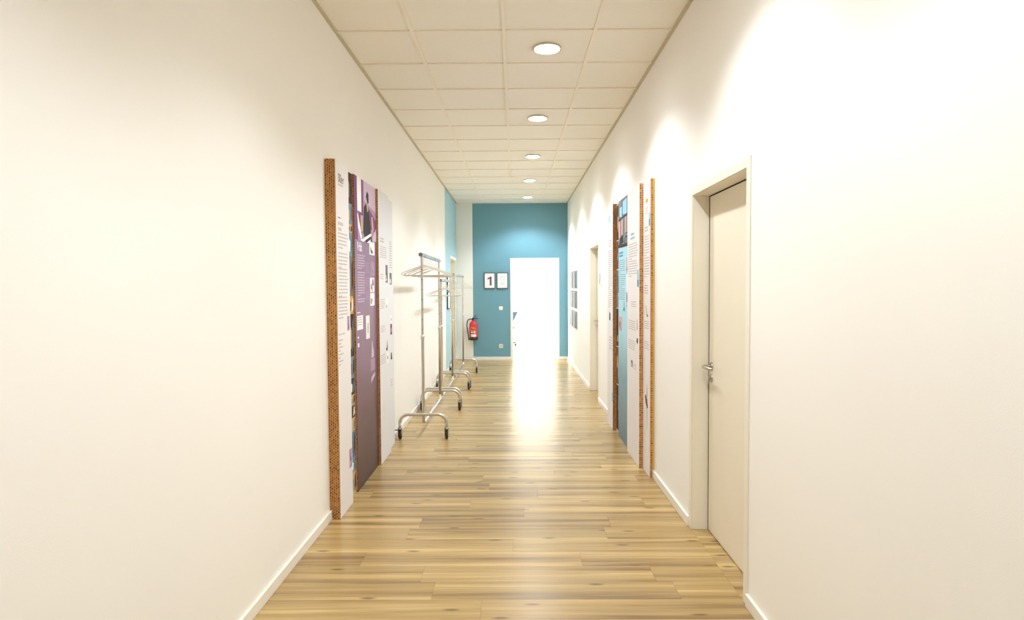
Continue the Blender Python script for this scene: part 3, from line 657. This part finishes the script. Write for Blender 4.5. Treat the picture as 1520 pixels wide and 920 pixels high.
it.append((DARKI, [(0.45 + 0.10 * math.cos(a * math.pi / 8), 1.955 + 0.045 * math.sin(a * math.pi / 8)) for a in range(16)])); it.append((GREYI, [(0.45 + 0.07 * math.cos(a * math.pi / 8), 1.955 + 0.03 * math.sin(a * math.pi / 8)) for a in range(16)]))
p.polys('photo_print', it)
p.text(0.05, 0.28, 1.86, 2, 0.03, BLUEINK, 81, 0.6); p.text(0.02, 0.40, 1.78, 20, 0.02, TEALINK, 82, para=7)
p.photo(0.45, 0.598, 1.645, 1.79, [PINKI, PAPER, BROWNI, GREYI], 83); p.photo(0.455, 0.598, 1.475, 1.63, [PAPER, PINKI, TANI], 84); p.photo(0.455, 0.598, 1.33, 1.46, [GREYI, PAPER, DARKI], 85)
p.polys('photo_print', [(BLUEINK, [(0.26, 1.29), (0.36, 1.28), (0.37, 1.31), (0.34, 1.33), (0.335, 1.38), (0.315, 1.38), (0.31, 1.32)])])
p.photo(0.03, 0.20, 1.08, 1.22, [PINKI, GREYI, BROWNI, MAUVEI], 86); p.photo(0.52, 0.598, 0.96, 1.075, [PINKI, BROWNI], 87); p.rect('photo_print', 0.50, 0.598, 0.88, 0.94, TEALINK)
for k, (u, v, w, h) in enumerate([(0.08, 0.62, 0.10, 0.12), (0.22, 0.50, 0.14, 0.16), (0.38, 0.54, 0.12, 0.18), (0.30, 0.40, 0.10, 0.10)]):
    p.polys('plant_print', [(TEALINK, [(u + w / 2 + w / 2 * math.cos(t * math.pi / 5) * (1 if t % 2 else 0.55), v + h / 2 + h / 2 * math.sin(t * math.pi / 5) * (1 if t % 2 else 0.55)) for t in range(10)])])

p = Panel('narrow recessed strip between blue panel and farthest white panel on the right', -1, 6.292, 6.530, 0.030, 2.366, CARD, SHEETC, group=GR)
for i, (t, b) in enumerate([(2.36, 2.0), (1.99, 1.7), (1.69, 1.3), (1.29, 0.9), (0.89, 0.5), (0.49, 0.02)]):
    p.photo(0.002, 0.236, b, t, [[DARKB, BROWNI, GREYI, DARKI, BROWNI, DARKB][i], SLATEI, TANI, DARKI], 90 + i)
p = Panel('farthest white text panel on the right wall beside the second cream door', -1, 6.531, 6.910, 0.071, 2.385, CARD, SHEETC, group=GR)
p.polys('photo_print', [(SKYI, [(0.10, 2.21), (0.22, 2.205), (0.22, 2.28), (0.10, 2.29)])]); p.text(0.12, 0.3, 2.02, 3, 0.03, PALEINK, 101); p.text(0.08, 0.36, 1.91, 30, 0.021, PALEINK, 102, para=10)
p.polys('photo_print', [(DARKI, [(0.13, 1.16), (0.22, 1.15), (0.22, 1.23), (0.15, 1.25)])]); p.text(0.15, 0.35, 0.98, 5, 0.03, PALEINK, 103); p.rect('photo_print', 0.31, 0.37, 0.30, 0.39, SKYI)

# ------------------------------------------------------------------ clothes racks
def caster(rack, x, y, brake):
    mb = MB()
    mb.tube([(x, y, 0.148), (x, y, 0.118)], 0.0125, 12); mb.lathe([(0.0, 0.120), (0.021, 0.120), (0.023, 0.112), (0.021, 0.100), (0.0, 0.100)], (x, y, 0), 20)
    for s in (-1, 1): mb.box(x + s * 0.0165 - 0.002, x + s * 0.0165 + 0.002, y - 0.012, y + 0.040, 0.040, 0.102, bev=0.001)
    mb.box(x - 0.0185, x + 0.0185, y - 0.018, y + 0.030, 0.098, 0.103)
    c = mb.build('caster', FORKM, rack)
    yc = y + 0.022
    MB().lathe([(0.012, -0.013), (0.045, -0.013), (0.050, -0.009), (0.0505, 0.0), (0.050, 0.009), (0.045, 0.013), (0.012, 0.013)], (x, yc, 0.0508), 28, axis='x').build('wheel', RUBBER, c)
    MB().tube([(x - 0.018, yc, 0.0508), (x + 0.018, yc, 0.0508)], 0.009, 10).build('axle', FORKM, c)
    if brake: MB().box(x - 0.048, x - 0.004, y - 0.035, y + 0.005, 0.094, 0.099, bev=0.002).build('brake_pedal', BLACKM, c)
def rack(label, x, y0, y1, top, sleeve, zc=0.250, hw=0.234, rail_front=0.13, holes='rear', brake=True):
    r = 0.0155; root = empty('clothes_rack', (x, (y0 + y1) / 2, 0)); tag(root, label, 'clothes rack', 'rolling clothes racks by the left wall')
    for y in (y0, y1):
        R = 0.085
        pts = [(x - hw, y, 0.132), (x - hw, y, zc - R)] + [(q[0], y, q[2]) for q in arc((x - hw + R, y, zc - R), R, 180, 90, 8)] + [(q[0], y, q[2]) for q in arc((x + hw - R, y, zc - R), R, 90, 0, 8)] + [(x + hw, y, zc - R), (x + hw, y, 0.132)]
        MB().tube(pts, r, 14).build('foot', CHROME, root)
        caster(root, x - hw, y, brake and y == y0); caster(root, x + hw, y, False)
    zb = 0.160; off = 0.0315                               # the bent upright frame stands just inside the feet
    ya, yb = y0 + off, y1 - off; R2 = 0.05
    MB().tube([(x, ya, 1.02), (x, ya, zb + R2)] + arc((x, ya + R2, zb + R2), R2, 180, 270, 6, 'yz'), r, 14).build('post', CHROME, root)
    MB().tube([(x, ya + R2, zb), (x, yb - R2, zb)], r, 14).build('base_bar', BRIGHTC, root)
    MB().tube(arc((x, yb - R2, zb + R2), R2, 270, 360, 6, 'yz') + [(x, yb, zb + R2), (x, yb, 1.02)], r, 14).build('post', CHROME, root)
    for y in (ya, yb):
        po = MB().tube([(x, y, 1.0), (x, y, top - 0.012)], 0.0125, 14).build('telescopic_post', CHROME, root)
        MB().lathe([(0.0126, 1.045), (0.0185, 1.040), (0.0185, 1.005), (0.0157, 1.0)], (x, y, 0), 16).build('collar', CHROME, po)
        z = 1.10
        while z < top - 0.08:
            MB().tube([(x, y - 0.0130, z), (x, y - 0.010, z)], 0.0045, 10).build('adjusting_hole', HOLEM, po); z += 0.10
    MB().tube([(x, y0 - rail_front * 0.2, top), (x, yb + 0.02, top)], 0.0175, 14).build('top_rail', sleeve, root)
    MB().tube([(x, y0 - rail_front * 0.2 - 0.022, top), (x, y0 - rail_front * 0.2 + 0.004, top)], 0.0205, 14).build('end_cap', CAPM, root)
    MB().tube([(x, yb + 0.012, top), (x, yb + 0.032, top)], 0.0205, 14).build('end_cap', CAPM, root)
    for s_, y in ((-1, y0 + 0.006), (1, y1 - 0.006)):
        MB().tube([(x, y - 0.014, zc), (x, y + 0.040 if s_ < 0 else y - 0.046, zc)], 0.008, 10).build('bolt', BRIGHTC, root)
    return root
rack('tallest clothes rack, nearest the viewer, full of hangers on a blue rail', -0.931, 6.162, 7.605, 1.845, BLUEP)
rack('middle clothes rack, the lowest of the three along the left wall', -0.934, 7.775, 9.160, 1.610, GREYP, brake=False)
rack('farthest clothes rack, beside the fire extinguisher', -0.925, 9.330, 10.935, 1.712, GREYP, brake=False)

def hanger_mesh():
    mb = MB(); r = 0.0034; w = 0.218
    hook = [(0.0205 * math.cos(math.radians(a)), 0, 0.0205 * math.sin(math.radians(a))) for a in range(-30, 181, 21)]
    hook += [(-0.0195, 0, -0.022), (-0.004, 0, -0.044), (0, 0, -0.060), (0, 0, -0.098)]
    mb.tube(hook, 0.0028, 8)
    neck = (0, 0, -0.095)
    for s in (-1, 1):
        pts = [neck, (s * 0.02, 0, -0.104), (s * 0.08, 0, -0.128), (s * 0.16, 0, -0.158), (s * (w - 0.014), 0, -0.176)]
        pts += [(s * (w - 0.014 + 0.012 * math.sin(math.radians(a))), 0, -0.188 + 0.012 * math.cos(math.radians(a))) for a in (40, 90, 140, 180)]
        pts += [(0, 0, -0.200)]
        mb.tube(pts, r * 1.15, 8)
    return mb
proto = hanger_mesh().build('coat_hanger', HANGM)
ordn = ['first', 'second', 'third', 'fourth', 'fifth', 'sixth', 'seventh', 'eighth', 'ninth', 'tenth', 'eleventh', 'twelfth']
used = False
def hangers(x, top, spots, what, group):
    global used
    for i, (y, rz, rx) in enumerate(spots):
        o = proto if not used else proto.copy()
        if used: COL.objects.link(o)
        used = True
        o.location = (x, y, top - 0.0003); o.rotation_euler = (0, math.radians(rx), math.radians(rz))
        tag(o, '%s wire coat hanger from the front on the %s' % (ordn[i], what), 'coat hanger', group)
rr = random.Random(3)
hangers(-0.931, 1.845, [(6.30, 8, 0.8), (6.37, -2, -1.2), (6.50, 16, 0.6), (6.66, -9, 1.3), (6.86, 20, -0.8), (7.02, 4, 1.0), (7.20, -12, -1.0), (7.42, 10, 0.6)], 'tallest, nearest rack', 'hangers on the nearest rack')
hangers(-0.934, 1.610, [(8.02, 9, 0.8), (8.20, -6, -0.5), (8.45, 4, 0.6), (8.80, -9, 0.5)], 'low middle rack', 'hangers on the middle rack')
hangers(-0.925, 1.712, [(9.90, 12, 0.8), (10.15, -8, -0.6), (10.45, 5, 0.5)], 'farthest rack', 'hangers on the farthest rack')

# ------------------------------------------------------------------ end wall: extinguisher, frames, switch, socket
ex, ey, ez = -0.866, YE - 0.098, 0.424
root = empty('fire_extinguisher', (ex, ey, ez)); tag(root, 'red fire extinguisher hanging on the end wall', 'extinguisher')
def E(n, mb, m, par=None): return mb.build(n, m, par or root, (ex, ey, ez))
c = (ex, ey, ez)
body = E('cylinder', MB().lathe([(0.0, 0.05), (0.080, 0.05), (0.0825, 0.07), (0.0825, 0.315), (0.078, 0.345), (0.060, 0.375), (0.034, 0.398), (0.022, 0.405), (0.020, 0.42), (0.0, 0.42)], c, 36), REDM)
E('foot_ring', MB().lathe([(0.0, 0.0), (0.078, 0.0), (0.086, 0.006), (0.0865, 0.060), (0.083, 0.066), (0.0, 0.066)], c, 36), BASEM)
E('valve', MB().lathe([(0.0, 0.415), (0.022, 0.415), (0.022, 0.445), (0.016, 0.462), (0.0, 0.465)], c, 20).box(ex - 0.055, ex - 0.01, ey - 0.012, ey + 0.012, ez + 0.428, ez + 0.448, bev=0.003), BLACKM)
E('lever', MB().tube([(ex - 0.005, ey, ez + 0.462), (ex + 0.03, ey, ez + 0.488), (ex + 0.075, ey, ez + 0.520)], 0.007, 8), BLACKM)
E('carry_handle', MB().tube([(ex, ey, ez + 0.448), (ex + 0.05, ey, ez + 0.452), (ex + 0.11, ey, ez + 0.448)], 0.008, 8), BLACKM)
E('hose', MB().tube([(ex - 0.045, ey, ez + 0.438), (ex - 0.075, ey - 0.004, ez + 0.440), (ex - 0.105, ey - 0.01, ez + 0.42), (ex - 0.125, ey - 0.012, ez + 0.375), (ex - 0.132, ey - 0.012, ez + 0.30), (ex - 0.124, ey - 0.012, ez + 0.21), (ex - 0.110, ey - 0.012, ez + 0.12), (ex - 0.102, ey - 0.012, ez + 0.035)], 0.011, 10), BLACKM)
E('nozzle', MB().tube([(ex - 0.104, ey - 0.012, ez + 0.05), (ex - 0.1, ey - 0.012, ez + 0.008)], 0.014, 10), BLACKM)
E('wall_bracket', MB().box(ex - 0.03, ex + 0.03, ey + 0.082, YE - 0.0008, ez + 0.20, ez + 0.41, bev=0.003), BLACKM)
def on_cyl(name, m, a0, a1, z0, z1):
    vs = []; fs = []; n = 8; R = 0.0831
    for k in range(n + 1):
        a = math.radians(a0 + (a1 - a0) * k / n); vs += [(ex + R * math.sin(a), ey - R * math.cos(a), ez + z0), (ex + R * math.sin(a), ey - R * math.cos(a), ez + z1)]
    for k in range(n): fs.append((2 * k, 2 * k + 2, 2 * k + 3, 2 * k + 1))
    return E(name, MB().add(vs, fs), m, body)
on_cyl('white_label', PAPER, -40, 38, 0.075, 0.125)
for a0, a1, z0, z1 in [(-38, 15, 0.262, 0.270), (-10, 30, 0.246, 0.254), (-42, -36, 0.20, 0.25), (-36, 20, 0.202, 0.210), (20, 34, 0.225, 0.235), (-30, 30, 0.138, 0.144), (24, 34, 0.16, 0.19)]:
    on_cyl('label_line', YELLOWP, a0, a1, z0, z1)
for a0, a1 in ((-30, -10), (5, 25)): on_cyl('pictogram', PAPER, a0, a1, 0.155, 0.188)
root.rotation_euler = (0, math.radians(-2.2), 0)

def frame_end(label, x0, x1, z0, z1):
    root = empty('picture_frame', ((x0 + x1) / 2, YE, z0)); tag(root, label, 'picture frame', 'framed sheets on the teal wall')
    mb = MB(); t = 0.009
    mb.box(x0, x0 + t, YE - 0.02, YE - 0.0008, z0, z1); mb.box(x1 - t, x1, YE - 0.02, YE - 0.0008, z0, z1); mb.box(x0 + t, x1 - t, YE - 0.02, YE - 0.0008, z0, z0 + t * 1.8); mb.box(x0 + t, x1 - t, YE - 0.02, YE - 0.0008, z1 - t * 1.3, z1)
    mb.build('frame', BFRAME, root)
    sh = MB().box(x0 + t, x1 - t, YE - 0.012, YE - 0.0008, z0 + t * 1.8, z1 - t * 1.3).build('sheet', PAPER, root)
    return sh
sh = frame_end('black framed sheet with a large purple numeral one', -0.647, -0.420, 1.488, 1.826)
mb = MB()                                               # a bold slab of a one with its flag to the left
num = [(-0.006, 0.0), (0.034, 0.0), (0.034, 0.185), (0.004, 0.185), (-0.012, 0.168), (-0.050, 0.156), (-0.050, 0.124), (-0.006, 0.138)]
mb.add([(-0.527 + a, YE - 0.0124, 1.558 + b) for a, b in num], [tuple(range(len(num)))])
mb.build('numeral', PURPLE, sh)
sh = frame_end('black framed sheet of faint text beside the doorway', -0.380, -0.153, 1.488, 1.826)
mb = MB(); rr = random.Random(5)
for i, z in enumerate([1.775, 1.745, 1.733, 1.721, 1.69, 1.678, 1.62, 1.60, 1.58]):
    w = rr.uniform(0.05, 0.14); mb.box(-0.2665 - w / 2, -0.2665 + w / 2, YE - 0.0123, YE - 0.012, z - 0.004, z)
mb.build('text_block', PALEINK, sh)

root = empty('light_switch', (-0.303, YE, 1.04)); tag(root, 'white light switch on the teal wall beside the doorway', 'light switch')
MB().box(-0.343, -0.263, YE - 0.010, YE - 0.0005, 1.040, 1.120, bev=0.002).build('plate', WHITEM, root)
MB().box(-0.331, -0.275, YE - 0.014, YE - 0.009, 1.052, 1.108, bev=0.003).build('rocker', WHITEM, root)
root = empty('power_socket', (-0.306, YE, 0.25)); tag(root, 'white power socket low on the teal wall', 'power socket')
MB().box(-0.346, -0.266, YE - 0.010, YE - 0.0005, 0.248, 0.328, bev=0.002).build('plate', WHITEM, root)
w_ = MB().lathe([(0.030, -0.013), (0.027, -0.013), (0.0215, -0.0105), (0.0, -0.0103)], (-0.306, YE, 0.288), 24, axis='y').build('socket_well', mat('shaded_socket_plastic', rgb(206, 200, 186), 0.5, vary=0.02), root)
for s in (-1, 1): MB().tube([(-0.306 + s * 0.0095, YE - 0.0118, 0.288), (-0.306 + s * 0.0095, YE - 0.0102, 0.288)], 0.003, 8).build('pin_hole', HOLEM, w_)

# ------------------------------------------------------------------ left far wall: two framed notices
for nm, z0, z1 in (('lower', 1.128, 1.440), ('upper', 1.455, 1.735)):
    root = empty('picture_frame', (XL, 11.28, z0)); tag(root, '%s framed notice on the pale blue wall behind the racks' % nm, 'picture frame', 'notices beside the far left door')
    mb = MB(); t = 0.010; a, b = 11.10, 11.50; x0, x1 = XL + 0.0008, XL + 0.022
    mb.box(x0, x1, a, a + t, z0, z1); mb.box(x0, x1, b - t, b, z0, z1); mb.box(x0, x1, a + t, b - t, z0, z0 + t * 1.6); mb.box(x0, x1, a + t, b - t, z1 - t, z1)
    mb.build('frame', BFRAME, root)
    MB().box(x0, XL + 0.014, a + t, b - t, z0 + t * 1.6, z1 - t).build('sheet', PAPER, root)

# ------------------------------------------------------------------ right wall: three rows of photos, door sign
ys = [10.85, 11.33, 11.81, 12.29]; zs = [('top', 1.49, 1.813), ('middle', 1.13, 1.453), ('bottom', 0.765, 1.085)]
pos = ['nearest', 'second nearest', 'third nearest', 'farthest']
sets = [[SLATEI, DARKB, DARKI, GREYI], [GREYI, PAPER, DARKI, DARKB], [SLATEI, PAPER, DARKI, GREYI], [SLATEI, SKYI, DARKI, PAPER]]
for rn, z0, z1 in zs:
    for i, y in enumerate(ys):
        root = empty('wall_photo', (XR, y + 0.225, z0)); tag(root, '%s photo in the %s row on the right wall near the teal wall' % (pos[i], rn), 'photo', 'three rows of photos on the right wall')
        w = 0.45; r = random.Random(i * 7 + int(z0 * 100))
        MB().box(XR - 0.012, XR - 0.0008, y, y + w, z0, z1).build('board', PAPER, root)
        ms = [MAT for MAT in sets[i]]; mb = MB(); h = z1 - z0
        def q(u0, u1, v0, v1, k, mi): mb.add([(XR - 0.0122 - 0.0001 * k, y + a * w, z0 + b * h) for a, b in ((u0, v0), (u1, v0 + r.uniform(-.02, .02)), (u1 - r.uniform(0, .06), v1), (u0 + r.uniform(0, .06), v1 - r.uniform(0, .05)))], [(0, 1, 2, 3)], mi)
        mb.add([(XR - 0.0122, y + a * w, z0 + b * h) for a, b in ((0.01, 0.01), (0.99, 0.01), (0.99, 0.99), (0.01, 0.99))], [(0, 1, 2, 3)], 0)
        q(0.40, 0.62, 0.03, 0.95, 1, 1); q(0.58, 0.74, 0.03, 0.85, 2, 2); q(0.74, 0.96, 0.05, 0.9, 3, 3)
        mb.build('picture', ms, root)
root = empty('door_sign', (XR, 8.06, 1.58)); tag(root, 'small white door sign beside the second cream door', 'door sign')
MB().box(XR - 0.016, XR - 0.0008, 8.005, 8.115, 1.582, 1.700, bev=0.002).build('plate', WHITEM, root)
MB().box(XR - 0.012, XR - 0.0008, 7.985, 8.01, 1.60, 1.69).build('backing', mat('pale_grey_acrylic', rgb(206, 206, 200), 0.3, vary=0.02), root)
root = empty('wall_button', (XR, 7.90, 1.525)); tag(root, 'tiny beige button on the right wall under the door sign', 'button')
MB().box(XR - 0.008, XR - 0.0008, 7.885, 7.925, 1.528, 1.560, bev=0.002).build('plate', mat('beige_plastic', rgb(214, 204, 178), 0.5, vary=0.02), root)
MB().lathe([(0.0, -0.012), (0.009, -0.012), (0.010, -0.0075)], (XR, 7.905, 1.544), 16, axis='x').build('knob', WHITEM, root)

# ------------------------------------------------------------------ office chair glimpsed in the bright room
qx, qy = -0.255, 16.0
root = empty('office_chair', (qx, qy, 0)); tag(root, 'dark teal office chair half hidden by the left side of the doorway', 'chair')
n = 14; front = []; back = []
for j in range(9):
    t = j / 8; z = 0.50 + 0.37 * t; hw = 0.16 + 0.165 * t ** 1.2
    for i in range(n + 1):
        a = -1 + 2 * i / n; yy = qy + 0.24 - 0.05 * (1 - a * a) * -1 + 0.03 * t
        front.append((qx + a * hw, yy - 0.02, z)); back.append((qx + a * hw, yy + 0.02, z))
fs = []; N = len(front); W = n + 1
for j in range(8):
    for i in range(n):
        q0 = j * W + i; fs += [(q0, q0 + 1, q0 + 1 + W, q0 + W), (N + q0, N + q0 + W, N + q0 + W + 1, N + q0 + 1)]
for i in range(n): fs += [(i, N + i, N + i + 1, i + 1), (8 * W + i, 8 * W + i + 1, N + 8 * W + i + 1, N + 8 * W + i)]
for j in range(8): fs += [(j * W, (j + 1) * W, N + (j + 1) * W, N + j * W), (j * W + n, N + j * W + n, N + (j + 1) * W + n, (j + 1) * W + n)]
MB().add(front + back, fs, 0, False).build('backrest', CHAIRB, root)
MB().box(qx - 0.23, qx + 0.21, qy - 0.22, qy + 0.22, 0.42, 0.49, bev=0.03).build('seat', CHAIRB, root)
MB().tube([(qx, qy + 0.15, 0.43), (qx, qy + 0.30, 0.45), (qx, qy + 0.33, 0.62)], 0.018, 10).build('back_support', BLACKM, root)
MB().tube([(qx, qy, 0.09), (qx, qy, 0.43)], 0.026, 14).build('gas_column', BLACKM, root)
for k in range(5):
    a = math.radians(72 * k + 20); dx, dy = math.cos(a), math.sin(a)
    lg = MB().tube([(qx, qy, 0.11), (qx + dx * 0.27, qy + dy * 0.27, 0.075)], 0.018, 10, radii=[0.024, 0.014]).build('leg', BLACKM, root)
    MB().lathe([(0.0, -0.022), (0.024, -0.022), (0.029, -0.012), (0.029, 0.012), (0.024, 0.022), (0.0, 0.022)], (qx + dx * 0.27, qy + dy * 0.27, 0.0295), 18, axis='x').build('wheel', BLACKM, lg)
for s in (-1, 1):
    MB().tube([(qx + s * 0.21, qy + 0.05, 0.45), (qx + s * 0.235, qy + 0.05, 0.55), (qx + s * 0.225, qy - 0.02, 0.62)], 0.012, 10).build('armrest', BLACKM, root)
